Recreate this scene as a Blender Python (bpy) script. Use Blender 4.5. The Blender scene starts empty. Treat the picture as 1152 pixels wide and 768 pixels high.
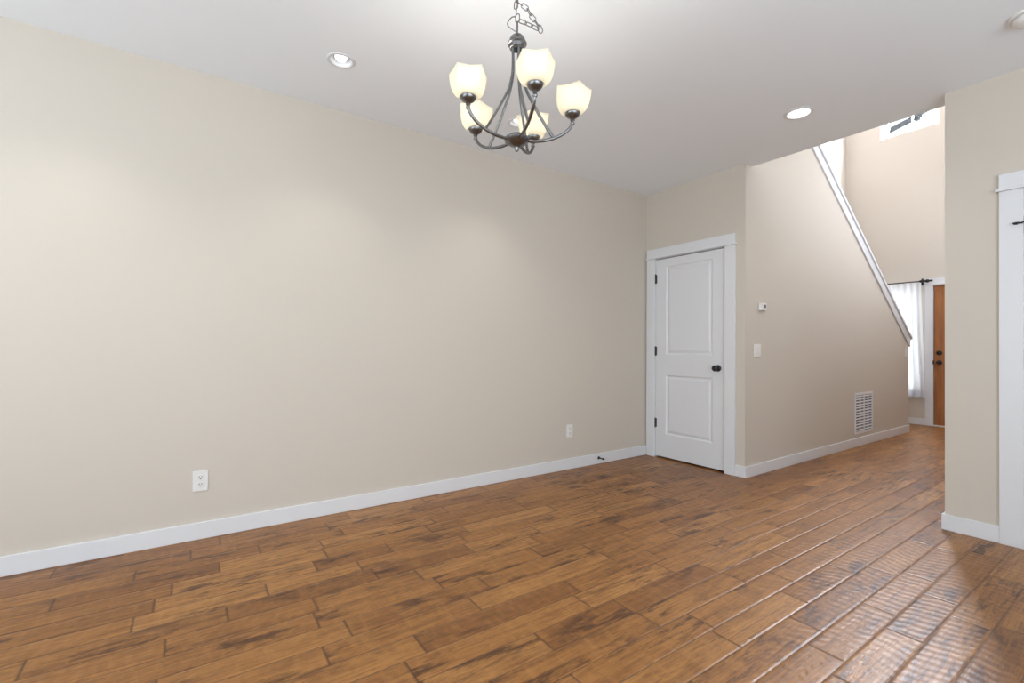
import bpy, bmesh, math, random
from mathutils import Vector, Matrix

C = bpy.context.scene.collection
SC = bpy.context.scene
R = math.radians
random.seed(7)

# ------------------------------------------------------------------ camera
CAM = Vector((3.3148, 0.0, 1.1347))
YAW, ROLL, PITCH, FPX, HY = 0.60118, 0.00463, 0.00537, 529.467, 386.90
fw = Vector((-math.cos(YAW), math.sin(YAW), 0)); rt = Vector((math.sin(YAW), math.cos(YAW), 0)); up = Vector((0, 0, 1))
fw, up = (fw * math.cos(PITCH) + up * math.sin(PITCH), up * math.cos(PITCH) - fw * math.sin(PITCH))
rt, up = (rt * math.cos(ROLL) + up * math.sin(ROLL), up * math.cos(ROLL) - rt * math.sin(ROLL))
cam = bpy.data.cameras.new('camera'); camo = bpy.data.objects.new('camera', cam); C.objects.link(camo)
camo.matrix_world = Matrix((( rt.x, up.x, -fw.x, CAM.x), (rt.y, up.y, -fw.y, CAM.y), (rt.z, up.z, -fw.z, CAM.z), (0, 0, 0, 1)))
cam.sensor_fit = 'HORIZONTAL'; cam.sensor_width = 36.0
cam.lens = FPX / 1152 * 36.0
cam.shift_y = (HY - 384.0) / 1152.0
cam.clip_start = 0.02
SC.camera = camo

# ------------------------------------------------------------------ world, light, exposure
SC.view_settings.view_transform = 'Standard'; SC.view_settings.look = 'None'
SC.view_settings.gamma = 1.0; SC.view_settings.use_curve_mapping = False
SC.view_settings.exposure = 0.0
try:
    SC.cycles.use_denoising = True
    SC.cycles.max_bounces = 12; SC.cycles.diffuse_bounces = 8; SC.cycles.transparent_max_bounces = 16
    SC.cycles.sample_clamp_indirect = 8.0
except Exception:
    pass
world = bpy.data.worlds.new('sky'); SC.world = world; world.use_nodes = True
bg = world.node_tree.nodes['Background']; bg.inputs[0].default_value = (0.90, 0.95, 1.0, 1); bg.inputs[1].default_value = 1.5

def area(name, loc, rot, sx, sy, power, color=(1, 1, 1), portal=False):
    l = bpy.data.lights.new(name, 'AREA'); l.shape = 'RECTANGLE'; l.size = sx; l.size_y = sy
    l.energy = power; l.color = color
    if portal: l.cycles.is_portal = True
    o = bpy.data.objects.new(name, l); C.objects.link(o); o.location = loc; o.rotation_euler = rot
    return o
# daylight: the big windows behind and to the right of the camera (light coming up off the ground outside), the entry's windows, and an added hall fill light
COOL = (0.80, 0.91, 1.0)
area('rear_window_daylight', (2.7, -3.08, 1.25), (R(135), 0, 0), 3.6, 1.9, 105, COOL)
area('side_window_daylight', (5.38, 0.4, 1.25), (R(140), 0, R(90)), 3.4, 1.9, 112, COOL)
area('high_window_daylight', (0.85, 9.135, 5.02), (R(-75), 0, 0), 0.62, 0.66, 320, (0.89, 0.905, 1.03))
area('front_window_daylight', (0.62, 9.135, 1.27), (R(-90), 0, 0), 0.60, 1.42, 13, (0.94, 0.97, 1.0))
area('hall_fill_light', (2.45, 6.6, 3.05), (R(82), 0, R(90)), 3.2, 1.2, 31, (0.85, 0.90, 1.03))  # added fill to brighten the stair wall; no known window there
area('high_window_portal', (0.85, 9.13, 4.55), (R(-90), 0, 0), 0.62, 0.22, 1, portal=True)
DOWNLIGHT_W, BULB_E = 21.0, 120.0

# ------------------------------------------------------------------ materials
def mat(name):
    m = bpy.data.materials.new(name); m.use_nodes = True
    nt = m.node_tree; b = nt.nodes['Principled BSDF']
    return m, nt, b
def N(nt, t, **kw):
    n = nt.nodes.new(t)
    for k, v in kw.items(): setattr(n, k, v)
    return n
def mth(nt, op, a, b=None, c=None, clamp=False):
    n = nt.nodes.new('ShaderNodeMath'); n.operation = op; n.use_clamp = clamp
    for i, v in enumerate((a, b, c)):
        if v is None: continue
        if isinstance(v, (int, float)): n.inputs[i].default_value = v
        else: nt.links.new(v, n.inputs[i])
    return n.outputs[0]
def mixc(nt, fac, a, b, mode='MIX'):
    n = nt.nodes.new('ShaderNodeMix'); n.data_type = 'RGBA'; n.blend_type = mode
    for sock, v in ((n.inputs[0], fac), (n.inputs[6], a), (n.inputs[7], b)):
        if isinstance(v, (int, float)): sock.default_value = v
        elif isinstance(v, tuple): sock.default_value = (*v, 1)
        else: nt.links.new(v, sock)
    return n.outputs[2]
def ramp(nt, fac, stops):
    n = nt.nodes.new('ShaderNodeValToRGB')
    els = n.color_ramp.elements
    while len(els) < len(stops): els.new(0.5)
    for e, (p, c) in zip(els, stops):
        e.position = p; e.color = (*c, 1) if isinstance(c, tuple) else (c, c, c, 1)
    nt.links.new(fac, n.inputs[0]); return n.outputs[0]
def paint(name, col, rough=0.6, bump=0.0, scale=140, spec=0.3):
    m, nt, b = mat(name)
    b.inputs['Base Color'].default_value = (*col, 1); b.inputs['Roughness'].default_value = rough
    b.inputs['Specular IOR Level'].default_value = spec
    tc = N(nt, 'ShaderNodeTexCoord')
    no = N(nt, 'ShaderNodeTexNoise'); no.inputs['Scale'].default_value = scale; no.inputs['Detail'].default_value = 3
    nt.links.new(tc.outputs['Object'], no.inputs['Vector'])
    nt.links.new(mixc(nt, mth(nt, 'MULTIPLY', no.outputs['Fac'], 0.05), col, tuple(c * 0.8 for c in col)), b.inputs['Base Color'])
    if bump:
        bp = N(nt, 'ShaderNodeBump'); bp.inputs['Strength'].default_value = bump; bp.inputs['Distance'].default_value = 0.002
        nt.links.new(no.outputs['Fac'], bp.inputs['Height']); nt.links.new(bp.outputs[0], b.inputs['Normal'])
    return m
M = {}
M['wall'] = paint('beige_wall_paint', (0.595, 0.545, 0.478), 0.75, 0.12, 45, 0.2)
M['ceiling'] = paint('white_ceiling_paint', (0.835, 0.872, 0.91), 0.9, 0.06, 60, 0.1)
M['trim'] = paint('white_trim_paint', (0.71, 0.72, 0.74), 0.35, 0.0, 20)
M['plastic'] = paint('white_plastic', (0.75, 0.745, 0.725), 0.35, 0.0, 30, 0.5)
M['slot'] = paint('dark_slot', (0.03, 0.03, 0.03), 0.6)
M['recess'] = paint('grey_recess', (0.13, 0.135, 0.15), 0.7)
M['black'] = paint('black_bronze', (0.012, 0.011, 0.012), 0.35, 0, 60, 0.5)
M['unlit_closet'] = paint('dark_closet', (0.05, 0.045, 0.04), 0.9)  # darkness of the closed, unlit closet put into its wall colour
M['eave'] = paint('grey_eave_paint', (0.07, 0.08, 0.095), 0.7, spec=0.1)

m, nt, b = mat('brushed_nickel')
b.inputs['Metallic'].default_value = 1; b.inputs['Roughness'].default_value = 0.33
tc = N(nt, 'ShaderNodeTexCoord'); no = N(nt, 'ShaderNodeTexNoise'); no.inputs['Scale'].default_value = 90
nt.links.new(tc.outputs['Object'], no.inputs['Vector'])
nt.links.new(mixc(nt, no.outputs['Fac'], (0.15, 0.152, 0.155), (0.23, 0.232, 0.235)), b.inputs['Base Color'])
M['nickel'] = m

def glow(name, col, strength):
    m, nt, b = mat(name)
    e = N(nt, 'ShaderNodeEmission'); e.inputs[0].default_value = (*col, 1); e.inputs[1].default_value = strength
    nt.links.new(e.outputs[0], nt.nodes['Material Output'].inputs[0]); return m
M['bulb'] = glow('lit_bulb', (1.0, 0.95, 0.87), BULB_E)
M['lens'] = glow('lit_lens', (1.0, 0.965, 0.90), 4.0)
M['flood'] = glow('lit_flood_bulb', (1.0, 0.98, 0.95), 2.2)

def sheer(name, col, transl, transp):
    m, nt, b = mat(name)
    b.inputs['Base Color'].default_value = (*col, 1); b.inputs['Roughness'].default_value = 0.5
    tr = N(nt, 'ShaderNodeBsdfTranslucent'); tr.inputs[0].default_value = (*col, 1)
    mx = N(nt, 'ShaderNodeMixShader'); mx.inputs[0].default_value = transl
    nt.links.new(b.outputs[0], mx.inputs[1]); nt.links.new(tr.outputs[0], mx.inputs[2])
    out = mx.outputs[0]
    if transp:
        tp = N(nt, 'ShaderNodeBsdfTransparent'); m2 = N(nt, 'ShaderNodeMixShader'); m2.inputs[0].default_value = transp
        nt.links.new(out, m2.inputs[1]); nt.links.new(tp.outputs[0], m2.inputs[2]); out = m2.outputs[0]
    nt.links.new(out, nt.nodes['Material Output'].inputs[0]); return m
M['curtain'] = sheer('sheer_curtain', (0.84, 0.86, 0.90), 0.35, 0.10)
# alabaster glass, faintly veined
m = sheer('frosted_cream_glass', (0.93, 0.88, 0.74), 0.58, 0.0); nt = m.node_tree
tc = N(nt, 'ShaderNodeTexCoord'); no = N(nt, 'ShaderNodeTexNoise'); no.inputs['Scale'].default_value = 22; no.inputs['Detail'].default_value = 4
nt.links.new(tc.outputs['Object'], no.inputs['Vector'])
col = mixc(nt, no.outputs['Fac'], (0.87, 0.845, 0.765), (0.82, 0.79, 0.69))
for n in nt.nodes:
    if n.bl_idname == 'ShaderNodeBsdfTranslucent': nt.links.new(col, n.inputs[0])
    if n.bl_idname == 'ShaderNodeBsdfPrincipled': nt.links.new(col, n.inputs['Base Color'])
M['shade'] = m

m, nt, b = mat('window_glass')
gl = N(nt, 'ShaderNodeBsdfGlossy'); gl.inputs['Roughness'].default_value = 0.02
tp = N(nt, 'ShaderNodeBsdfTransparent'); tp.inputs[0].default_value = (0.97, 0.99, 0.98, 1)
mx = N(nt, 'ShaderNodeMixShader'); mx.inputs[0].default_value = 0.06
nt.links.new(tp.outputs[0], mx.inputs[1]); nt.links.new(gl.outputs[0], mx.inputs[2]); nt.links.new(mx.outputs[0], nt.nodes['Material Output'].inputs[0])
M['glass'] = m

# stained wood of the front door
m, nt, b = mat('orange_stained_wood')
tc = N(nt, 'ShaderNodeTexCoord'); mp = N(nt, 'ShaderNodeMapping'); mp.inputs['Scale'].default_value = (30, 30, 2.2)
nt.links.new(tc.outputs['Object'], mp.inputs[0])
no = N(nt, 'ShaderNodeTexNoise'); no.inputs['Scale'].default_value = 1.0; no.inputs['Detail'].default_value = 5
nt.links.new(mp.outputs[0], no.inputs['Vector'])
nt.links.new(ramp(nt, no.outputs['Fac'], [(0.25, (0.25, 0.085, 0.022)), (0.75, (0.42, 0.165, 0.05))]), b.inputs['Base Color'])
b.inputs['Roughness'].default_value = 0.4
M['wood'] = m

# hand-scraped plank floor: planks 5 in wide running along Y
PW, X0 = 0.1275, 2.462
m, nt, b = mat('hand_scraped_plank_floor')
tc = N(nt, 'ShaderNodeTexCoord'); sep = N(nt, 'ShaderNodeSeparateXYZ'); nt.links.new(tc.outputs['Object'], sep.inputs[0])
X, Y = sep.outputs[0], sep.outputs[1]
u = mth(nt, 'DIVIDE', mth(nt, 'SUBTRACT', X, X0 - 40 * PW), PW)
row = mth(nt, 'FLOOR', u); fx = mth(nt, 'FRACT', u)
w = mth(nt, 'ADD', mth(nt, 'DIVIDE', Y, 0.60), mth(nt, 'MULTIPLY', row, 17.317))
vc = N(nt, 'ShaderNodeTexVoronoi', voronoi_dimensions='1D', feature='F1'); vc.inputs['Scale'].default_value = 1; vc.inputs['Randomness'].default_value = 0.85
ve = N(nt, 'ShaderNodeTexVoronoi', voronoi_dimensions='1D', feature='DISTANCE_TO_EDGE'); ve.inputs['Scale'].default_value = 1; ve.inputs['Randomness'].default_value = 0.85
nt.links.new(w, vc.inputs['W']); nt.links.new(w, ve.inputs['W'])
csep = N(nt, 'ShaderNodeSeparateColor'); nt.links.new(vc.outputs['Color'], csep.inputs[0])
r1, r2, r3 = csep.outputs[0], csep.outputs[1], csep.outputs[2]
ex = mth(nt, 'MULTIPLY', mth(nt, 'MINIMUM', fx, mth(nt, 'SUBTRACT', 1.0, fx)), PW)      # metres to the long edge
ey = mth(nt, 'MULTIPLY', ve.outputs['Distance'], 0.60)
edge = mth(nt, 'MINIMUM', ex, ey)
# per-plank coordinates
cmb = N(nt, 'ShaderNodeCombineXYZ')
nt.links.new(mth(nt, 'ADD', X, mth(nt, 'MULTIPLY', r1, 31.0)), cmb.inputs[0]); nt.links.new(mth(nt, 'ADD', Y, mth(nt, 'MULTIPLY', r2, 47.0)), cmb.inputs[1])
nt.links.new(mth(nt, 'MULTIPLY', row, 3.7), cmb.inputs[2])
def pnoise(sx, sy, detail=4, rough=0.6, dist=0.0):
    mp = N(nt, 'ShaderNodeMapping'); mp.inputs['Scale'].default_value = (sx, sy, 1); nt.links.new(cmb.outputs[0], mp.inputs[0])
    n = N(nt, 'ShaderNodeTexNoise'); n.inputs['Scale'].default_value = 1; n.inputs['Detail'].default_value = detail
    n.inputs['Roughness'].default_value = rough; n.inputs['Distortion'].default_value = dist
    nt.links.new(mp.outputs[0], n.inputs['Vector']); return n.outputs['Fac']
grain = pnoise(110, 5, 5, 0.65)
blot = pnoise(16, 3.2, 3, 0.6, 0.6)
patch = pnoise(24, 4.5, 5, 0.72, 0.35)
flame = pnoise(10, 28, 3, 0.6)
streak = pnoise(45, 1.6, 4, 0.7, 0.4)
fleck = pnoise(260, 22, 3, 0.6)
base = ramp(nt, r3, [(0.0, (0.215, 0.084, 0.019)), (0.3, (0.315, 0.135, 0.033)), (0.75, (0.365, 0.164, 0.043)), (1.0, (0.45, 0.215, 0.063))])
c1 = mixc(nt, ramp(nt, grain, [(0.40, 0.0), (0.64, 0.5)]), base, (0.15, 0.054, 0.012))
c2 = mixc(nt, ramp(nt, streak, [(0.51, 0.0), (0.69, 0.72)]), c1, (0.11, 0.037, 0.009))
c2 = mixc(nt, ramp(nt, blot, [(0.50, 0.0), (0.72, 0.5)]), c2, (0.14, 0.050, 0.011))
c3 = mixc(nt, ramp(nt, flame, [(0.47, 0.0), (0.75, 0.35)]), c2, (0.46, 0.220, 0.067))
c3 = mixc(nt, ramp(nt, fleck, [(0.53, 0.0), (0.72, 0.65)]), c3, (0.08, 0.026, 0.006))
c4 = mixc(nt, mth(nt, 'MULTIPLY', ramp(nt, patch, [(0.49, 0.0), (0.60, 0.88)]), ramp(nt, pnoise(5, 1.6, 1, 0.5), [(0.48, 0.0), (0.60, 1.0)])), c3, (0.055, 0.018, 0.005))
c5 = mixc(nt, ramp(nt, ex, [(0.0, 0.75), (0.0020, 0.0)]), c4, (0.055, 0.019, 0.006))
c5 = mixc(nt, ramp(nt, ey, [(0.0, 0.9), (0.002, 0.8), (0.0055, 0.0)]), c5, (0.060, 0.021, 0.007))
nt.links.new(c5, b.inputs['Base Color'])
nt.links.new(ramp(nt, grain, [(0.3, 0.33), (0.8, 0.45)]), b.inputs['Roughness'])
b.inputs['Specular IOR Level'].default_value = 0.42
# height: eased plank edges, cross-grain scrape ripples, fine grain
ease = ramp(nt, edge, [(0.0, 0.0), (0.009, 1.0)])
rip_w = mth(nt, 'ADD', mth(nt, 'MULTIPLY', Y, 128.0), mth(nt, 'ADD', mth(nt, 'MULTIPLY', X, mth(nt, 'MULTIPLY', mth(nt, 'SUBTRACT', r1, 0.5), 120.0)), mth(nt, 'MULTIPLY', blot, 7.0)))
rip = mth(nt, 'MULTIPLY', mth(nt, 'SINE', rip_w), mth(nt, 'ADD', 0.35, mth(nt, 'MULTIPLY', flame, 0.9)))
h = mth(nt, 'ADD', mth(nt, 'MULTIPLY', ease, 0.0016), mth(nt, 'MULTIPLY', rip, 0.00042))
h = mth(nt, 'ADD', h, mth(nt, 'MULTIPLY', grain, 0.0003))
h = mth(nt, 'ADD', h, mth(nt, 'MULTIPLY', blot, 0.0012))
bp = N(nt, 'ShaderNodeBump'); bp.inputs['Strength'].default_value = 1.0; bp.inputs['Distance'].default_value = 1.0
nt.links.new(h, bp.inputs['Height']); nt.links.new(bp.outputs[0], b.inputs['Normal'])
M['floor'] = m

# ------------------------------------------------------------------ mesh helpers
def box(bm, x0, x1, y0, y1, z0, z1):
    vs = [bm.verts.new((x, y, z)) for x in (x0, x1) for y in (y0, y1) for z in (z0, z1)]
    for f in ((0, 1, 3, 2), (4, 6, 7, 5), (0, 4, 5, 1), (2, 3, 7, 6), (0, 2, 6, 4), (1, 5, 7, 3)):
        bm.faces.new([vs[i] for i in f])
def prism_yz(bm, pts, x0, x1):
    a = [bm.verts.new((x0, y, z)) for y, z in pts]; c = [bm.verts.new((x1, y, z)) for y, z in pts]
    bm.faces.new(a); bm.faces.new(c[::-1])
    for i in range(len(pts)):
        j = (i + 1) % len(pts); bm.faces.new((a[i], c[i], c[j], a[j]))
def lathe(bm, prof, n=32, mtx=None):
    rings = []
    for r, z in prof:
        if r < 1e-6: rings.append([bm.verts.new((0, 0, z))])
        else: rings.append([bm.verts.new((r * math.cos(2 * math.pi * k / n), r * math.sin(2 * math.pi * k / n), z)) for k in range(n)])
    for a, c in zip(rings, rings[1:]):
        for k in range(n):
            l = (k + 1) % n
            if len(a) == 1 and len(c) == 1: continue
            if len(a) == 1: bm.faces.new((a[0], c[k], c[l]))
            elif len(c) == 1: bm.faces.new((a[k], a[l], c[0]))
            else: bm.faces.new((a[k], a[l], c[l], c[k]))
    if mtx is not None:
        bmesh.ops.transform(bm, matrix=mtx, verts=[v for r_ in rings for v in r_])
def tube(bm, pts, rad, n=10, closed=False, flat=1.0):
    pts = [Vector(p) for p in pts]; k = len(pts); rings = []
    ref = None
    for i, p in enumerate(pts):
        if closed: t = (pts[(i + 1) % k] - pts[i - 1]).normalized()
        else: t = (pts[min(i + 1, k - 1)] - pts[max(i - 1, 0)]).normalized()
        if ref is None:
            ref = Vector((0, 0, 1)) if abs(t.z) < 0.9 else Vector((1, 0, 0))
        s = t.cross(ref).normalized(); q = s.cross(t).normalized(); ref = q
        r = rad[i] if isinstance(rad, (list, tuple)) else rad
        rings.append([bm.verts.new(p + s * (r * flat * math.cos(2 * math.pi * a / n)) + q * (r * math.sin(2 * math.pi * a / n))) for a in range(n)])
    m_ = k if closed else k - 1
    for i in range(m_):
        a, c = rings[i], rings[(i + 1) % k]
        for j in range(n):
            l = (j + 1) % n; bm.faces.new((a[j], a[l], c[l], c[j]))
    if not closed:
        bm.faces.new(rings[0][::-1]); bm.faces.new(rings[-1])
def catmull(pts, per=8):
    P = [Vector(p) for p in pts]; P = [P[0] * 2 - P[1]] + P + [P[-1] * 2 - P[-2]]; out = []
    for i in range(1, len(P) - 2):
        for k in range(per):
            t = k / per; a, b_, c, d = P[i - 1:i + 3]
            out.append(0.5 * ((2 * b_) + (c - a) * t + (2 * a - 5 * b_ + 4 * c - d) * t * t + (3 * b_ - a - 3 * c + d) * t ** 3))
    out.append(P[-2]); return out
def obj(name, bm, material, parent=None, bevel=0.0, smooth=False, loc=None):
    bmesh.ops.recalc_face_normals(bm, faces=bm.faces)
    me = bpy.data.meshes.new(name); bm.to_mesh(me); bm.free()
    o = bpy.data.objects.new(name, me); C.objects.link(o); me.materials.append(material)
    if smooth:
        for p in me.polygons: p.use_smooth = True
        try: me.set_sharp_from_angle(angle=R(40))
        except Exception: pass
    if bevel:
        md = o.modifiers.new('bevel', 'BEVEL'); md.width = bevel; md.segments = 2; md.limit_method = 'ANGLE'
    if parent: o.parent = parent
    if loc: o.location = loc
    return o
def boxes(name, material, parent, *bs, bevel=0.0):
    bm = bmesh.new()
    for q in bs: box(bm, *q)
    return obj(name, bm, material, parent, bevel)
def struct(o):
    o['kind'] = 'structure'; return o
def empty(name, loc=(0, 0, 0), rot=(0, 0, 0)):
    o = bpy.data.objects.new(name, None); C.objects.link(o); o.location = loc; o.rotation_euler = rot; o.empty_display_size = 0.1
    return o
def tag(o, label, cat, group=None):
    o['label'] = label; o['category'] = cat
    if group: o['group'] = group
    return o
def copy_tree(o, parent=None):
    c = o.copy(); C.objects.link(c)
    if parent: c.parent = parent
    for ch in list(o.children): copy_tree(ch, c)
    return c

# ------------------------------------------------------------------ setting
H = 2.74                       # dining ceiling
YD, XT, XR, YR, YB, YS = 4.002, 1.078, 2.413, 3.921, 9.001, 4.109
YE, TOP = 8.085, 5.90            # lower end of the stair wall, height of the entry
XE, YN = 5.4, -3.1              # unseen side and rear of the room
BH, BT = 0.098, 0.014

struct(boxes('floor', M['floor'], None, (-0.12, XE + 0.12, YN - 0.12, YB + 0.2, -0.12, 0)))
struct(boxes('wall_left', M['wall'], None, (-0.12, 0, YN, YB, 0, TOP)))
# wall with the closet door
DX0, DX1, DZ = 0.116, 0.897, 2.056
struct(boxes('wall_back', M['wall'], None, (0, DX0, YD, YS, 0, H), (DX1, XT, YD, YS, 0, H), (DX0, DX1, YD, YS, DZ, H)))
struct(boxes('wall_closet', M['unlit_closet'], None, (0, 0.96, 4.90, 4.95, 0, 2.6), (0, 0.96, YS, 4.90, 2.6, 2.65)))
# sloped stair wall
SL = 0.7055
def capz(y): return 1.243 + (8.202 - y) * SL          # top of the cap along the stair wall
WT = 0.125                                            # cap and apron, measured square to the slope
vt = WT * math.sqrt(1 + SL * SL)
def wallz(y): return capz(y) - 0.03 * math.sqrt(1 + SL * SL)
bm = bmesh.new()
yh = 4.45
prism_yz(bm, [(YS, 0), (YE, 0), (YE, wallz(YE)), (yh, wallz(yh)), (YS, wallz(yh))], 0.96, XT)
struct(obj('wall_stair', bm, M['wall']))
bm = bmesh.new()
k = math.sqrt(1 + SL * SL); ye = YE + 0.03
c1z = lambda y: capz(y) - 0.03 * k
prism_yz(bm, [(ye + 0.02, capz(ye + 0.02)), (yh, capz(yh)), (yh, c1z(yh)), (ye + 0.02, c1z(ye + 0.02))], 0.93, XT + 0.034)
c2z = lambda y: capz(y) - 0.125 * k
prism_yz(bm, [(ye, c1z(ye)), (yh, c1z(yh)), (yh, c2z(yh)), (ye, c2z(ye))], XT, XT + 0.018)
struct(obj('trim_stair', bm, M['trim'], None, 0.003))
# far wall of the entry: front window, high window, front door
WX0, WX1, WZ0, WZ1 = 0.30, 0.94, 0.52, 2.03
UX0, UX1, UZ0, UZ1 = 0.515, 1.185, 4.425, 5.40
FX0, FX1, FZ = 1.118, 2.032, 2.055
YB2 = YB + 0.14
struct(boxes('wall_front', M['wall'], None,
    (-0.12, WX0, YB, YB2, 0, UZ0), (WX0, WX1, YB, YB2, 0, WZ0), (WX0, WX1, YB, YB2, WZ1, UZ0), (WX1, FX0, YB, YB2, 0, UZ0),
    (FX0, FX1, YB, YB2, FZ, UZ0), (FX1, XR + 0.12, YB, YB2, 0, UZ0),
    (-0.12, UX0, YB, YB2, UZ0, UZ1), (UX1, XR + 0.12, YB, YB2, UZ0, UZ1), (-0.12, XR + 0.12, YB, YB2, UZ1, TOP)))
struct(boxes('wall_right', M['wall'], None, (XR, 2.752, YR, YR + 0.12, 0, H), (2.752, 3.566, YR, YR + 0.12, DZ, H), (3.566, XE, YR, YR + 0.12, 0, H)))
struct(boxes('wall_hall', M['wall'], None, (XR, XR + 0.12, YR + 0.12, YB, 0, 2.4), (XR, XR + 0.12, YR + 0.12, YB, 3.7, TOP),
    (XR, XR + 0.12, YR + 0.12, 4.95, 2.4, 3.7), (XR, XR + 0.12, 8.25, YB, 2.4, 3.7)))  # the gap is an invented opening that holds the added hall fill
struct(boxes('wall_upper', M['wall'], None, (0, XR, YS - 0.12, YS, 3.05, TOP)))
# unseen rear and side with their big window openings
struct(boxes('wall_rear', M['wall'], None, (-0.12, 0.85, YN - 0.12, YN, 0, H), (4.55, XE + 0.12, YN - 0.12, YN, 0, H),
    (0.85, 4.55, YN - 0.12, YN, 0, 0.28), (0.85, 4.55, YN - 0.12, YN, 2.42, H)))
struct(boxes('wall_side', M['wall'], None, (XE, XE + 0.12, YN, -1.35, 0, H), (XE, XE + 0.12, 2.15, YR + 0.12, 0, H),
    (XE, XE + 0.12, -1.35, 2.15, 0, 0.28), (XE, XE + 0.12, -1.35, 2.15, 2.42, H)))

DL = [(0.588, 0.694), (0.565, 1.93), (0.588, -0.54)]
DR = (1.774, 3.425)
ce = boxes('ceiling', M['ceiling'], None, (0, XE, YN, YS, H, 3.05)); struct(ce)
bm = bmesh.new()
for (x, y) in DL: lathe(bm, [(0, H - 0.02), (0.057, H - 0.02), (0.057, H + 0.14), (0, H + 0.14)], 40, Matrix.Translation((x, y, 0)))
cut = obj('cutter', bm, M['ceiling'])
md = ce.modifiers.new('holes', 'BOOLEAN'); md.object = cut; md.operation = 'DIFFERENCE'; md.solver = 'EXACT'
dg = bpy.context.evaluated_depsgraph_get()
me = bpy.data.meshes.new_from_object(ce.evaluated_get(dg)); ce.modifiers.clear(); ce.data = me
bpy.data.objects.remove(cut, do_unlink=True)
struct(boxes('ceiling_entry', M['ceiling'], None, (-0.12, XR + 0.12, YS - 0.12, YB2, TOP, TOP + 0.1)))

# baseboards
def base(name, *bs): return struct(boxes(name, M['trim'], None, *bs, bevel=0.003))
base('baseboard_left', (0, BT, YN, YD, 0, BH))
base('baseboard_back', (0.992, XT, YD - BT, YD, 0, BH))
base('baseboard_stair', (XT, XT + BT, YD - BT, YE + BT, 0, BH), (0.96, XT, YE, YE + BT, 0, BH))
base('baseboard_front', (0.0, 1.025, YB - BT, YB, 0, BH))
base('baseboard_right', (XR - BT, 2.662, YR - BT, YR, 0, BH), (XR - BT, XR, YR, YB, 0, BH))

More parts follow.
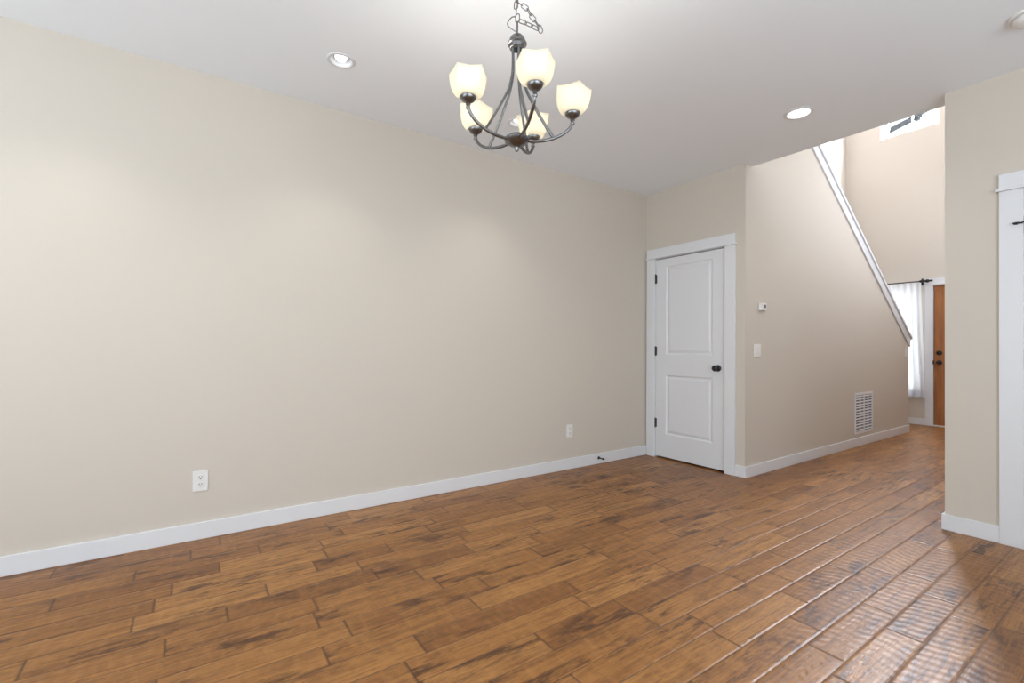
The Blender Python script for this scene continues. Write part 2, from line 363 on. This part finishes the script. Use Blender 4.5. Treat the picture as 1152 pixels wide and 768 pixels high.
# ------------------------------------------------------------------ white two-panel doors with craftsman casing
def panel_face(bm, x0, x1, z0, z1, y):
    """a moulded panel: slope in, flat, raised field (front face looks to -Y)"""
    loops = []
    for ins, d in ((0, 0), (0.010, 0.009), (0.020, 0.010), (0.040, 0.003), (0.046, 0.003)):
        loops.append([bm.verts.new((x, y + d, z)) for x, z in ((x0 + ins, z0 + ins), (x1 - ins, z0 + ins), (x1 - ins, z1 - ins), (x0 + ins, z1 - ins))])
    for a, c in zip(loops, loops[1:]):
        for i in range(4):
            j = (i + 1) % 4; bm.faces.new((a[i], a[j], c[j], c[i]))
    bm.faces.new(loops[-1])
def quad(bm, x0, x1, z0, z1, y): bm.faces.new([bm.verts.new((x, y, z)) for x, z in ((x0, z0), (x1, z0), (x1, z1), (x0, z1))])
def white_door(name, wx0, wx1, yw, knob=True):
    """wx0..wx1: the wall opening; yw: wall face; the door looks to -Y, hinged at its left"""
    root = struct(empty(name, ((wx0 + wx1) / 2, yw, 0)))
    ox = (wx0 + wx1) / 2
    def L(x0, x1, y0, y1, z0, z1): return (x0 - ox, x1 - ox, y0 - yw, y1 - yw, z0, z1)
    CW = 0.096
    boxes('casing', M['trim'], root,
        L(wx0 - CW, wx0 + 0.003, yw - 0.018, yw, 0, 2.052), L(wx1 - 0.003, wx1 + CW, yw - 0.018, yw, 0, 2.052), bevel=0.002)
    boxes('head_casing', M['trim'], root,
        L(wx0 - CW, wx1 + CW, yw - 0.022, yw, 2.066, 2.152), L(wx0 - CW - 0.014, wx1 + CW + 0.014, yw - 0.034, yw, 2.052, 2.066), bevel=0.002)
    boxes('jamb', M['trim'], root,
        L(wx0, wx0 + 0.004, yw, yw + 0.10, 0, 2.052), L(wx1 - 0.004, wx1, yw, yw + 0.10, 0, 2.052), L(wx0 + 0.004, wx1 - 0.004, yw + 0.0, yw + 0.10, 2.048, 2.052))
    a0, a1, z0, z1 = wx0 + 0.0065 - ox, wx1 - 0.0065 - ox, 0.016, 2.040
    yf, yb = 0.006, 0.041
    bm = bmesh.new()
    px0, px1 = a0 + 0.122, a1 - 0.128
    zs = ((0.248, 0.852), (1.062, 1.962))
    quad(bm, a0, px0, z0, z1, yf); quad(bm, px1, a1, z0, z1, yf)
    quad(bm, px0, px1, z0, zs[0][0], yf); quad(bm, px0, px1, zs[0][1], zs[1][0], yf); quad(bm, px0, px1, zs[1][1], z1, yf)
    for a, c in zs: panel_face(bm, px0, px1, a, c, yf)
    quad(bm, a0, a1, z0, z1, yb)
    for p, q in (((a0, z0), (a1, z0)), ((a1, z0), (a1, z1)), ((a1, z1), (a0, z1)), ((a0, z1), (a0, z0))):
        bm.faces.new([bm.verts.new(v) for v in ((p[0], yf, p[1]), (q[0], yf, q[1]), (q[0], yb, q[1]), (p[0], yb, p[1]))])
    bmesh.ops.remove_doubles(bm, verts=bm.verts, dist=0.0005)
    slab = obj('door_panel', bm, M['trim'], root)
    for z in (1.843, 1.096, 0.354):
        bm = bmesh.new()
        lathe(bm, [(0, -0.05), (0.004, -0.05), (0.0065, -0.046), (0.0065, 0.046), (0.004, 0.05), (0, 0.05)], 12, Matrix.Translation((a0 - 0.001, -0.0045, z)))
        box(bm, a0 + 0.001, a0 + 0.012, yf - 0.0012, yf + 0.0005, z - 0.045, z + 0.045)
        obj('hinge', bm, M['black'], root, smooth=True)
    if knob:
        bm = bmesh.new()
        mt = Matrix.Translation((0.820 - ox, yf, 0.945)) @ Matrix.Rotation(R(90), 4, 'X')
        lathe(bm, [(0, 0), (0.031, 0), (0.031, 0.004), (0.026, 0.009), (0.013, 0.012), (0.011, 0.028), (0.016, 0.034), (0.026, 0.042), (0.029, 0.052), (0.026, 0.062), (0.015, 0.068), (0, 0.069)], 28, mt)
        obj('knob', bm, M['black'], slab, smooth=True)
    return root
white_door('door_1', DX0, DX1, YD)
d2 = white_door('door_2', 2.752, 3.566, YR, knob=False)
# hinge-pin stop at the top hinge of that door
st = empty('hinge_stop', (2.748, YR - 0.024, 1.853))
bm = bmesh.new(); tube(bm, [(0.005, 0, -0.002), (-0.012, -0.006, 0.0), (-0.036, -0.014, 0.0)], [0.004, 0.006, 0.003], 8)
obj('arm', bm, M['black'], st, smooth=True)
bm = bmesh.new(); lathe(bm, [(0, -0.012), (0.006, -0.012), (0.008, -0.004), (0.008, 0.004), (0, 0.008)], 12, Matrix.Translation((-0.018, -0.009, -0.002)) @ Matrix.Rotation(R(90), 4, 'Y')); obj('bumper', bm, M['black'], st, smooth=True)
bm = bmesh.new(); tube(bm, [(0.002, 0.0, 0), (0.012, -0.002, 0.006), (0.022, -0.004, 0.006)], 0.004, 8); obj('tip', bm, M['black'], st, smooth=True)
tag(st, 'small black hinge stop poking out over the white door casing at far right', 'door stop')

# ------------------------------------------------------------------ front door
fd = struct(empty('door_3', ((FX0 + FX1) / 2, YB, 0))); ox = (FX0 + FX1) / 2
def L(x0, x1, y0, y1, z0, z1): return (x0 - ox, x1 - ox, y0, y1, z0, z1)
boxes('casing', M['trim'], fd, L(1.026, FX0 + 0.002, -0.018, 0, 0, 2.066), L(FX1 - 0.002, FX1 + 0.092, -0.018, 0, 0, 2.066), bevel=0.002)
boxes('head_casing', M['trim'], fd, L(1.026, FX1 + 0.092, -0.022, 0, 2.080, 2.166), L(1.014, FX1 + 0.106, -0.032, 0, 2.066, 2.080), bevel=0.002)
boxes('threshold', M['plastic'], fd, L(FX0, FX1, -0.02, 0.10, 0.0, 0.014), bevel=0.003)
bm = bmesh.new(); a0, a1, z0, z1, yf = FX0 + 0.006 - ox, FX1 - 0.006 - ox, 0.03, 2.05, 0.02
z0 = 0.017; xs = [a0, a0 + 0.125, -0.05, 0.05, a1 - 0.125, a1]
for i in (0, 2, 4): quad(bm, xs[i], xs[i + 1], z0, z1, yf)
for i in (1, 3):
    quad(bm, xs[i], xs[i + 1], z0, 0.25, yf); quad(bm, xs[i], xs[i + 1], 1.30, 1.42, yf); quad(bm, xs[i], xs[i + 1], 1.92, z1, yf)
    panel_face(bm, xs[i], xs[i + 1], 0.25, 1.30, yf); panel_face(bm, xs[i], xs[i + 1], 1.42, 1.92, yf)
quad(bm, a0, a1, z0, z1, yf + 0.045)
for p, q in (((a0, z0), (a1, z0)), ((a1, z0), (a1, z1)), ((a1, z1), (a0, z1)), ((a0, z1), (a0, z0))):
    bm.faces.new([bm.verts.new(v) for v in ((p[0], yf, p[1]), (q[0], yf, q[1]), (q[0], yf + 0.045, q[1]), (p[0], yf + 0.045, p[1]))])
bmesh.ops.remove_doubles(bm, verts=bm.verts, dist=0.0005)
fs = obj('door_panel', bm, M['wood'], fd); fs['label'] = 'orange stained wooden door panel'
kx = 1.180 - ox
bm = bmesh.new(); mt = Matrix.Translation((kx, yf, 1.072)) @ Matrix.Rotation(R(90), 4, 'X')
lathe(bm, [(0, 0), (0.033, 0), (0.033, 0.006), (0.026, 0.014), (0.012, 0.016), (0.011, 0.03), (0, 0.031)], 24, mt); obj('deadbolt', bm, M['black'], fs, smooth=True)
bm = bmesh.new(); mt = Matrix.Translation((kx, yf, 0.932)) @ Matrix.Rotation(R(90), 4, 'X')
lathe(bm, [(0, 0), (0.033, 0), (0.033, 0.006), (0.024, 0.012), (0.012, 0.014), (0.011, 0.03), (0.024, 0.042), (0.028, 0.054), (0.022, 0.066), (0, 0.068)], 24, mt); obj('knob', bm, M['black'], fs, smooth=True)
boxes('strike_plate', M['black'], fd, L(FX0 - 0.004, FX0 + 0.008, -0.021, -0.002, 0.905, 0.960))

# ------------------------------------------------------------------ entry windows
def window(name, x0, x1, z0, z1, muntx=(), muntz=(), label=None):
    root = struct(empty(name, ((x0 + x1) / 2, YB, z0))); ox, oz = (x0 + x1) / 2, z0
    def L(a, b_, c, d, e, f): return (a - ox, b_ - ox, c, d, e - oz, f - oz)
    f = 0.045
    fr = boxes('window_frame', M['trim'], root, L(x0, x0 + f, 0.055, 0.115, z0, z1), L(x1 - f, x1, 0.055, 0.115, z0, z1), L(x0 + f, x1 - f, 0.055, 0.115, z0, z0 + 0.012), L(x0 + f, x1 - f, 0.055, 0.115, z1 - f, z1), bevel=0.003)
    bs = [L(mx - 0.011, mx + 0.011, 0.07, 0.10, z0 + 0.012, z1 - f) for mx in muntx] + [L(x0 + f, x1 - f, 0.07, 0.10, mz - 0.014, mz + 0.014) for mz in muntz]
    if bs: boxes('muntin', M['trim'], root, *bs)
    boxes('window_pane', M['glass'], root, L(x0 + f, x1 - f, 0.084, 0.088, z0 + 0.012, z1 - f))
    return root
window('window_1', WX0, WX1, WZ0, WZ1, (), (1.86, 1.62, 1.38))
w2 = window('window_2', UX0, UX1, UZ0, UZ1, (0.852,), ())
boxes('casing', M['trim'], w2, (-0.335 - 0.045, -0.335, -0.014, 0, -0.03, 1.02), bevel=0.002)
# eave of the porch roof seen through the high window
ev = empty('roof_eave', (0.121, 10.4, 5.032))
def sl(bm, x0, x1, zf, t, y0, y1):
    a = [(x0, zf(x0)), (x1, zf(x1)), (x1, zf(x1) + t), (x0, zf(x0) + t)]
    v0 = [bm.verts.new((x, y0, z)) for x, z in a]; v1 = [bm.verts.new((x, y1, z)) for x, z in a]
    bm.faces.new(v0); bm.faces.new(v1[::-1])
    for i in range(4):
        j = (i + 1) % 4; bm.faces.new((v0[i], v1[i], v1[j], v0[j]))
bm = bmesh.new(); sl(bm, -0.5, 0.50, lambda x: 0.26 * x - 0.022, 0.088, 0, 0.02); obj('fascia', bm, M['eave'], ev)
bm = bmesh.new(); sl(bm, 0.50, 0.60, lambda x: 0.26 * x + 0.015, 0.03, 0, 0.02); sl(bm, 0.41, 0.47, lambda x: 0.26 * x - 0.045, 0.045, 0.02, 0.04); obj('gutter', bm, M['recess'], ev)
tag(ev, 'dark grey sloping roof eave outside the high entry window', 'roof eave')

# ------------------------------------------------------------------ curtain and rod
rod = empty('curtain_rod', (0.99, YB - 0.075, 2.128))
bm = bmesh.new(); tube(bm, [(-0.85, 0, 0), (0.02, 0, 0)], 0.0085, 12); obj('rod', bm, M['black'], rod, smooth=True)
bm = bmesh.new()
lathe(bm, [(0, 0), (0.010, 0), (0.020, 0.006), (0.012, 0.014), (0.014, 0.03), (0.026, 0.055), (0.022, 0.072), (0.012, 0.088), (0.016, 0.1), (0.009, 0.118), (0, 0.128)], 16, Matrix.Translation((0.018, 0, 0)) @ Matrix.Rotation(R(90), 4, 'Y'))
obj('finial', bm, M['black'], rod, smooth=True)
bm = bmesh.new(); tube(bm, [(0.004, 0.075, 0.0), (0.004, 0.03, -0.012), (0.004, 0.0, -0.012)], 0.006, 8); box(bm, -0.008, 0.016, 0.069, 0.075, -0.055, 0.045)
lathe(bm, [(0.010, -0.012), (0.018, -0.012), (0.018, 0.012), (0.010, 0.012), (0.010, -0.012)], 16, Matrix.Translation((0.004, 0, 0)) @ Matrix.Rotation(R(90), 4, 'Y'))
obj('bracket', bm, M['black'], rod, smooth=True)
tag(rod, 'thin black curtain rod with turned finial above the white entry curtain', 'curtain rod')
bm = bmesh.new(); nx, nz = 160, 40; zt, zb = 2.118, 0.418
grid = []
for j in range(nz + 1):
    v = j / nz; z = zt + (zb - zt) * v; rowv = []
    for i in range(nx + 1):
        s = i / nx; x = 0.16 + (0.995 + 0.05 * v ** 1.3 - 0.16) * s
        amp = 0.010 + 0.016 * v
        y = YB - 0.072 + amp * math.sin(s * 2 * math.pi * 11 + 0.7 * math.sin(3 * v)) + 0.4 * amp * math.sin(s * 53 + 2.1 * v)
        if y > YB - 0.02: y = YB - 0.02
        rowv.append(bm.verts.new((x, y, z)))
    grid.append(rowv)
for j in range(nz):
    for i in range(nx): bm.faces.new((grid[j][i], grid[j][i + 1], grid[j + 1][i + 1], grid[j + 1][i]))
cu = obj('curtain', bm, M['curtain'], None, smooth=True)
tag(cu, 'sheer white curtain hanging over the window beside the wooden front door', 'curtain')
bm = bmesh.new()
hr = []
for zz in (0.53, 0.418):
    v = (zt - zz) / (zt - zb); rowv = []
    for i in range(nx + 1):
        s = i / nx; x = 0.16 + (0.995 + 0.05 * v ** 1.3 - 0.16) * s; amp = 0.010 + 0.016 * v
        y = YB - 0.0745 + amp * math.sin(s * 2 * math.pi * 11 + 0.7 * math.sin(3 * v)) + 0.4 * amp * math.sin(s * 53 + 2.1 * v)
        rowv.append(bm.verts.new((x, min(y, YB - 0.0225), zz)))
    hr.append(rowv)
for i in range(nx): bm.faces.new((hr[0][i], hr[0][i + 1], hr[1][i + 1], hr[1][i]))
obj('hem', bm, M['curtain'], cu, smooth=True)

# ------------------------------------------------------------------ wall plates, thermostat, vent
def place(root, on, a, z):
    """local frame: x along the wall, y out of the wall, z up"""
    if on == 'left': root.matrix_world = Matrix.Translation((0, a, z)) @ Matrix.Rotation(R(-90), 4, 'Z')
    if on == 'stair': root.matrix_world = Matrix.Translation((XT, a, z)) @ Matrix.Rotation(R(-90), 4, 'Z')
def outlet(a, z, label, group):
    r = empty('outlet')
    boxes('cover_plate', M['plastic'], r, (-0.038, 0.038, 0, 0.006, -0.060, 0.060), bevel=0.003)
    for s in (-0.021, 0.021):
        bm = bmesh.new(); lathe(bm, [(0, 0.0055), (0.0165, 0.0055), (0.0165, 0.0075), (0.015, 0.0085), (0, 0.0085)], 24, Matrix.Translation((0, 0, s)) @ Matrix.Rotation(R(-90), 4, 'X'))
        rc = obj('receptacle', bm, M['plastic'], r)
        boxes('slot', M['slot'], rc, (-0.0075, -0.0050, 0.0083, 0.0092, s - 0.001, s + 0.009), (0.0050, 0.0075, 0.0083, 0.0092, s - 0.001, s + 0.009), (-0.0028, 0.0028, 0.0083, 0.0092, s - 0.0105, s - 0.0055))
    place(r, 'left', a, z); tag(r, label, 'outlet', group); return r
outlet(0.060, 0.339, 'white duplex wall outlet low on the beige wall at left, nearest the viewer', None)
outlet(2.926, 0.352, 'white duplex wall outlet on the beige wall nearer the white closet door', None)
sw = empty('light_switch')
boxes('cover_plate', M['plastic'], sw, (-0.058, 0.058, 0, 0.006, -0.058, 0.058), bevel=0.003)
for s in (-0.023, 0.023):
    boxes('rocker', M['plastic'], sw, (s - 0.0165, s + 0.0165, 0.0055, 0.0095, -0.033, 0.033), bevel=0.002)
place(sw, 'stair', 4.198, 1.110); tag(sw, 'white double light switch plate below the thermostat', 'light switch')
sw = empty('light_switch')
boxes('cover_plate', M['plastic'], sw, (-0.036, 0.036, 0, 0.006, -0.058, 0.058), bevel=0.003)
boxes('rocker', M['plastic'], sw, (-0.0165, 0.0165, 0.0055, 0.0095, -0.033, 0.033), bevel=0.002)
place(sw, 'stair', 7.985, 1.085); tag(sw, 'pale single light switch plate under the low end of the sloping stair cap', 'light switch')
th = empty('thermostat')
boxes('housing', M['plastic'], th, (-0.048, 0.048, 0, 0.026, -0.034, 0.034), bevel=0.006)
boxes('display', M['recess'], th, (-0.034, -0.006, 0.0255, 0.0268, -0.010, 0.020))
boxes('button', M['plastic'], th, (0.010, 0.030, 0.0255, 0.0285, 0.000, 0.012), (0.010, 0.030, 0.0255, 0.0285, -0.020, -0.008))
place(th, 'stair', 4.268, 1.503); tag(th, 'small white thermostat on the beige wall above the double light switch', 'thermostat')
vt_ = empty('air_vent'); hw, hh = 0.262, 0.238
boxes('frame', M['trim'], vt_, (-hw, hw, 0, 0.008, hh - 0.028, hh), (-hw, hw, 0, 0.008, -hh, -hh + 0.028), (-hw, -hw + 0.028, 0, 0.008, -hh + 0.028, hh - 0.028), (hw - 0.028, hw, 0, 0.008, -hh + 0.028, hh - 0.028), bevel=0.002)
boxes('backing', M['recess'], vt_, (-hw + 0.02, hw - 0.02, 0.0003, 0.0012, -hh + 0.02, hh - 0.02))
iw = hw - 0.028
boxes('divider', M['trim'], vt_, *[(x - 0.009, x + 0.009, 0.0012, 0.0095, -hh + 0.028, hh - 0.028) for x in (-iw / 2, 0, iw / 2)])
nl = 13; ih = hh - 0.028
for i in range(nl):
    bm = bmesh.new(); z = -ih + (i + 0.5) * 2 * ih / nl
    for q in range(4):
        x0 = -iw + q * iw / 2 + (0.009 if q else 0); x1 = -iw + (q + 1) * iw / 2 - (0.009 if q < 3 else 0)
        a = [(0.0015, z + 0.009), (0.0085, z - 0.003), (0.0085, z - 0.005), (0.0015, z + 0.007)]
        v0 = [bm.verts.new((x0, y, zz)) for y, zz in a]; v1 = [bm.verts.new((x1, y, zz)) for y, zz in a]
        bm.faces.new(v0); bm.faces.new(v1[::-1])
        for t in range(4): bm.faces.new((v0[t], v1[t], v1[(t + 1) % 4], v0[(t + 1) % 4]))
    obj('louver', bm, M['trim'], vt_)
place(vt_, 'stair', 6.573, 0.378); tag(vt_, 'white louvered air return vent low on the stair wall above the baseboard', 'air vent')

# door stop on the left baseboard
ds = empty('door_stop', (BT, 3.292, 0.058))
bm = bmesh.new(); lathe(bm, [(0, 0), (0.015, 0), (0.014, 0.006), (0.008, 0.010), (0.006, 0.014), (0.006, 0.055), (0, 0.055)], 16, Matrix.Rotation(R(90), 4, 'Y')); obj('stem', bm, M['black'], ds, smooth=True)
bm = bmesh.new(); lathe(bm, [(0, 0.055), (0.008, 0.055), (0.009, 0.06), (0.009, 0.07), (0.007, 0.074), (0, 0.074)], 16, Matrix.Rotation(R(90), 4, 'Y')); obj('rubber_tip', bm, M['black'], ds, smooth=True)
tag(ds, 'small black door stop screwed to the white baseboard near the closet door', 'door stop')

# ------------------------------------------------------------------ ceiling fixtures
def spot(name, loc, power, size, blend, col, parent=None, tilt=(0, 0, 0)):
    l = bpy.data.lights.new(name, 'SPOT'); l.energy = power; l.spot_size = R(size); l.spot_blend = blend; l.color = col; l.shadow_soft_size = 0.05
    o = bpy.data.objects.new(name, l); C.objects.link(o); o.location = loc; o.rotation_euler = tilt
    if parent: o.parent = parent
    return o
for i, (x, y) in enumerate(DL):
    d = empty('downlight', (x, y, H))
    bm = bmesh.new(); lathe(bm, [(0.0555, 0.0), (0.060, -0.005), (0.073, -0.005), (0.078, 0.0), (0.0555, 0.0)], 48); obj('trim_ring', bm, M['trim'], d, smooth=True)
    bm = bmesh.new(); lathe(bm, [(0.0555, 0.0), (0.054, 0.03), (0.050, 0.06), (0.042, 0.10), (0.0, 0.10)], 40); obj('reflector', bm, M['trim'], d, smooth=True)
    bm = bmesh.new(); lathe(bm, [(0, -0.004), (0.014, -0.002), (0.026, 0.004), (0.033, 0.014), (0.034, 0.026), (0.0, 0.026)], 32); bu = obj('bulb', bm, M['flood'], d, smooth=True)
    bm = bmesh.new(); lathe(bm, [(0.034, 0.0262), (0.030, 0.05), (0.018, 0.075), (0.014, 0.099), (0.0, 0.0995)], 24); obj('bulb_neck', bm, M['plastic'], d, smooth=True)
    spot('downlight_beam', (0, 0, -0.02), DOWNLIGHT_W, 105, 1.0, (1.0, 0.95, 0.86), d)
    tag(d, ['white recessed downlight in the ceiling over the left wall, clear of the chandelier', 'white recessed downlight in the ceiling seen just above the chandelier hub', 'white recessed downlight over the left wall, nearest the rear windows'][i], 'downlight', None)
d = empty('downlight', (DR[0], DR[1], H))
bm = bmesh.new(); lathe(bm, [(0.066, -0.002), (0.072, -0.008), (0.086, -0.006), (0.092, 0.0), (0.066, 0.0), (0.066, -0.002)], 48); obj('trim_ring', bm, M['trim'], d, smooth=True)
bm = bmesh.new(); lathe(bm, [(0, -0.005), (0.05, -0.004), (0.066, -0.002), (0.066, -0.0005), (0, -0.0005)], 40); obj('lens', bm, M['lens'], d, smooth=True)
spot('downlight_beam', (0, 0, -0.02), DOWNLIGHT_W, 140, 1.0, (1.0, 0.95, 0.87), d)
tag(d, 'brightly lit flush round downlight in the ceiling before the stairs', 'downlight', None)
sd = empty('smoke_detector', (2.862, 3.315, H))
bm = bmesh.new(); lathe(bm, [(0, 0), (0.074, 0), (0.074, -0.008), (0.070, -0.012), (0.056, -0.012)], 40); obj('base_plate', bm, M['plastic'], sd, smooth=True)
bm = bmesh.new(); lathe(bm, [(0.056, -0.013), (0.058, -0.018), (0.056, -0.034), (0.046, -0.044), (0.030, -0.047), (0, -0.047)], 40); obj('cover', bm, M['plastic'], sd, smooth=True)
tag(sd, 'round white smoke detector on the ceiling at the upper right', 'smoke detector')

# ------------------------------------------------------------------ chandelier
S = 0.95; RR = 0.242 * S
cc = Vector((CAM.x - 1.6809 * S, 1.17306 * S, 0))
def zz(dz): return CAM.z + S * dz - H          # local height below the ceiling
ch = empty('chandelier', (cc.x, cc.y, H))
tag(ch, 'five light chandelier with frosted cream tulip shades hanging from the ceiling by a chain', 'chandelier')
hr_ = Vector((math.sin(YAW), math.cos(YAW), 0))   # the direction its spare chain was looped in
nk = M['nickel']
bm = bmesh.new(); zc = zz(1.36)
lathe(bm, [(0, zc + 0.004), (0.008, zc + 0.003), (0.020, zc - 0.002), (0.031, zc - 0.014), (0.036, zc - 0.028), (0.040, zc - 0.034), (0.040, zc - 0.039), (0.034, zc - 0.042), (0.031, zc - 0.056), (0.026, zc - 0.058), (0.024, zc - 0.044), (0, zc - 0.044)], 32); obj('crown', bm, nk, ch, smooth=True)
bm = bmesh.new(); lathe(bm, [(0, 0), (0.062, 0), (0.062, -0.006), (0.052, -0.020), (0.02, -0.028), (0.008, -0.034), (0, -0.034)], 32); obj('canopy', bm, nk, ch, smooth=True)
bm = bmesh.new(); hub = [(0, .930), (.006, .930), (.006, .924), (.030, .924), (.034, .913), (.052, .910), (.055, .903), (.050, .892), (.032, .879), (.013, .872), (.009, .866), (.0095, .858), (.006, .852), (0, .851)]
lathe(bm, [(r * S, zz(z)) for r, z in hub], 32); obj('hub', bm, nk, ch, smooth=True)
def link(p, d, twist, ln=0.034, wd=0.017, th=0.0021):
    d = Vector(d).normalized(); s = d.cross(Vector((0.31, 0.17, 0.93)) if abs(d.z) < 0.9 else hr_).normalized()
    s = Matrix.Rotation(twist, 3, d) @ s
    pts = []
    for q in range(20):
        a = 2 * math.pi * q / 20; cx, sy = math.cos(a), math.sin(a)
        off = (ln / 2 - wd / 2) * (1 if cx > 0 else -1)
        pts.append(Vector(p) + d * (off + cx * wd / 2) + s * (sy * wd / 2))
    bm = bmesh.new(); tube(bm, pts, th, 7, True); return obj('chain_link', bm, nk, ch, smooth=True)
def P(off, dz): return hr_ * (off * S) + Vector((0, 0, zz(dz)))
def chain(path, ln=0.034, wd=0.017):
    pts = catmull(path, 12); acc = 0; step = ln - 0.006; nxt = 0.0; k = 0
    for a, c in zip(pts, pts[1:]):
        seg = (c - a).length
        while nxt <= acc + seg:
            t = (nxt - acc) / seg; link(a.lerp(c, t), c - a, R(25 + 90 * (k % 2)), ln, wd); nxt += step; k += 1
        acc += seg
chain([P(0, 1.640), P(-0.002, 1.56), P(-0.006, 1.485)])
chain([P(0.008, 1.500), P(0.042, 1.476), P(0.060, 1.446), P(0.080, 1.420), P(0.100, 1.384), P(0.075, 1.395), P(0.040, 1.412), P(0.006, 1.424)])
link(P(0.001, 1.435), (0, 0, 1), R(70), 0.036, 0.018)
bm = bmesh.new(); tube(bm, [P(0, 1.36), P(0, 1.42)], 0.0042, 10); obj('stem', bm, nk, ch, smooth=True)
bm = bmesh.new(); tube(bm, catmull([P(0, 1.672), P(0.008, 1.56), P(-0.004, 1.47), P(-0.006, 1.445), P(-0.026, 1.437), P(-0.043, 1.412), P(-0.034, 1.395), P(-0.004, 1.374)], 10), 0.0022, 8); obj('power_cord', bm, nk, ch, smooth=True)

arm_prof = [(.14, .900), (.30, .895), (.50, .898), (.68, .909), (.84, .928), (.95, .952), (1.0, .975)]
rod_prof = [(.10, 1.318), (.090, 1.24), (.105, 1.18), (.17, 1.12), (.25, 1.078), (.36, 1.028), (.48, .978), (.60, .930), (.655, .912)]
shade_vert = {-18: -1, -90: 11, 54: -22, -162: 55, 126: -42}
rng = random.Random(3)
for ang, sv in shade_vert.items():
    uu = Vector((math.cos(R(ang)), math.sin(R(ang)), 0))
    Q = lambda r, dz: uu * (r * RR) + Vector((0, 0, zz(dz)))
    bm = bmesh.new(); tube(bm, catmull([Q(*p) for p in arm_prof], 7), 0.0066, 12)
    arm = obj('arm', bm, nk, ch, smooth=True)
    bm = bmesh.new(); tube(bm, catmull([Q(*p) for p in rod_prof], 6), 0.0068, 12, flat=0.75); obj('support_rod', bm, nk, ch, smooth=True)
    base_ = uu * RR
    bm = bmesh.new(); cup = [(0, .966), (.008, .967), (.010, .972), (.008, .977), (.0075, .982), (.0105, .986), (.0085, .990), (.013, .994), (.024, 1.000), (.0305, 1.008), (.033, 1.016), (.033, 1.021), (.030, 1.022), (.012, 1.018), (.012, 1.048), (0, 1.048)]
    lathe(bm, [(r * S, zz(z)) for r, z in cup], 28, Matrix.Translation(base_)); obj('cup', bm, nk, ch, smooth=True)
    # five-sided tulip shade: round at the cup, pinched to five points at the rim
    bm = bmesh.new(); n = 60; prof = [(.028, 1.014), (.042, 1.018), (.056, 1.027), (.0655, 1.041), (.0720, 1.057), (.0765, 1.073), (.0795, 1.090), (.0815, 1.103), (.0825, 1.115)]
    rings = []
    for q, (r, z) in enumerate(prof):
        t = q / (len(prof) - 1); ring = []; tt = t ** 1.2; t3 = t ** 4
        for kk in range(n):
            a = 2 * math.pi * kk / n
            ph = ((a + math.pi / 5) % (2 * math.pi / 5)) - math.pi / 5; e = abs(ph) / (math.pi / 5)   # 0 at a corner, 1 mid side
            pent = math.cos(math.pi / 5) / math.cos(abs(ph) - math.pi / 5)
            rr = r * ((1 - tt) * (0.97 + 0.03 * (1 - e)) + tt * (0.15 + 0.85 * pent))
            zl = z - t3 * 0.008 * e ** 0.8
            ring.append(bm.verts.new((rr * S * math.cos(a + R(sv)), rr * S * math.sin(a + R(sv)), zz(zl) - zz(1.0))))
        rings.append(ring)
    for a_, c_ in zip(rings, rings[1:]):
        for kk in range(n): bm.faces.new((a_[kk], a_[(kk + 1) % n], c_[(kk + 1) % n], c_[kk]))
    sh = obj('lamp_shade', bm, M['shade'], ch, smooth=True, loc=base_ + Vector((0, 0, zz(1.0))))
    md = sh.modifiers.new('thickness', 'SOLIDIFY'); md.thickness = 0.0025; md.offset = -1
    bm = bmesh.new(); lathe(bm, [(0, 0.047), (0.010, 0.047), (0.013, 0.051), (0.019, 0.058), (0.022, 0.067), (0.019, 0.077), (0.010, 0.084), (0, 0.0855)], 20); obj('bulb', bm, M['bulb'], sh, smooth=True)
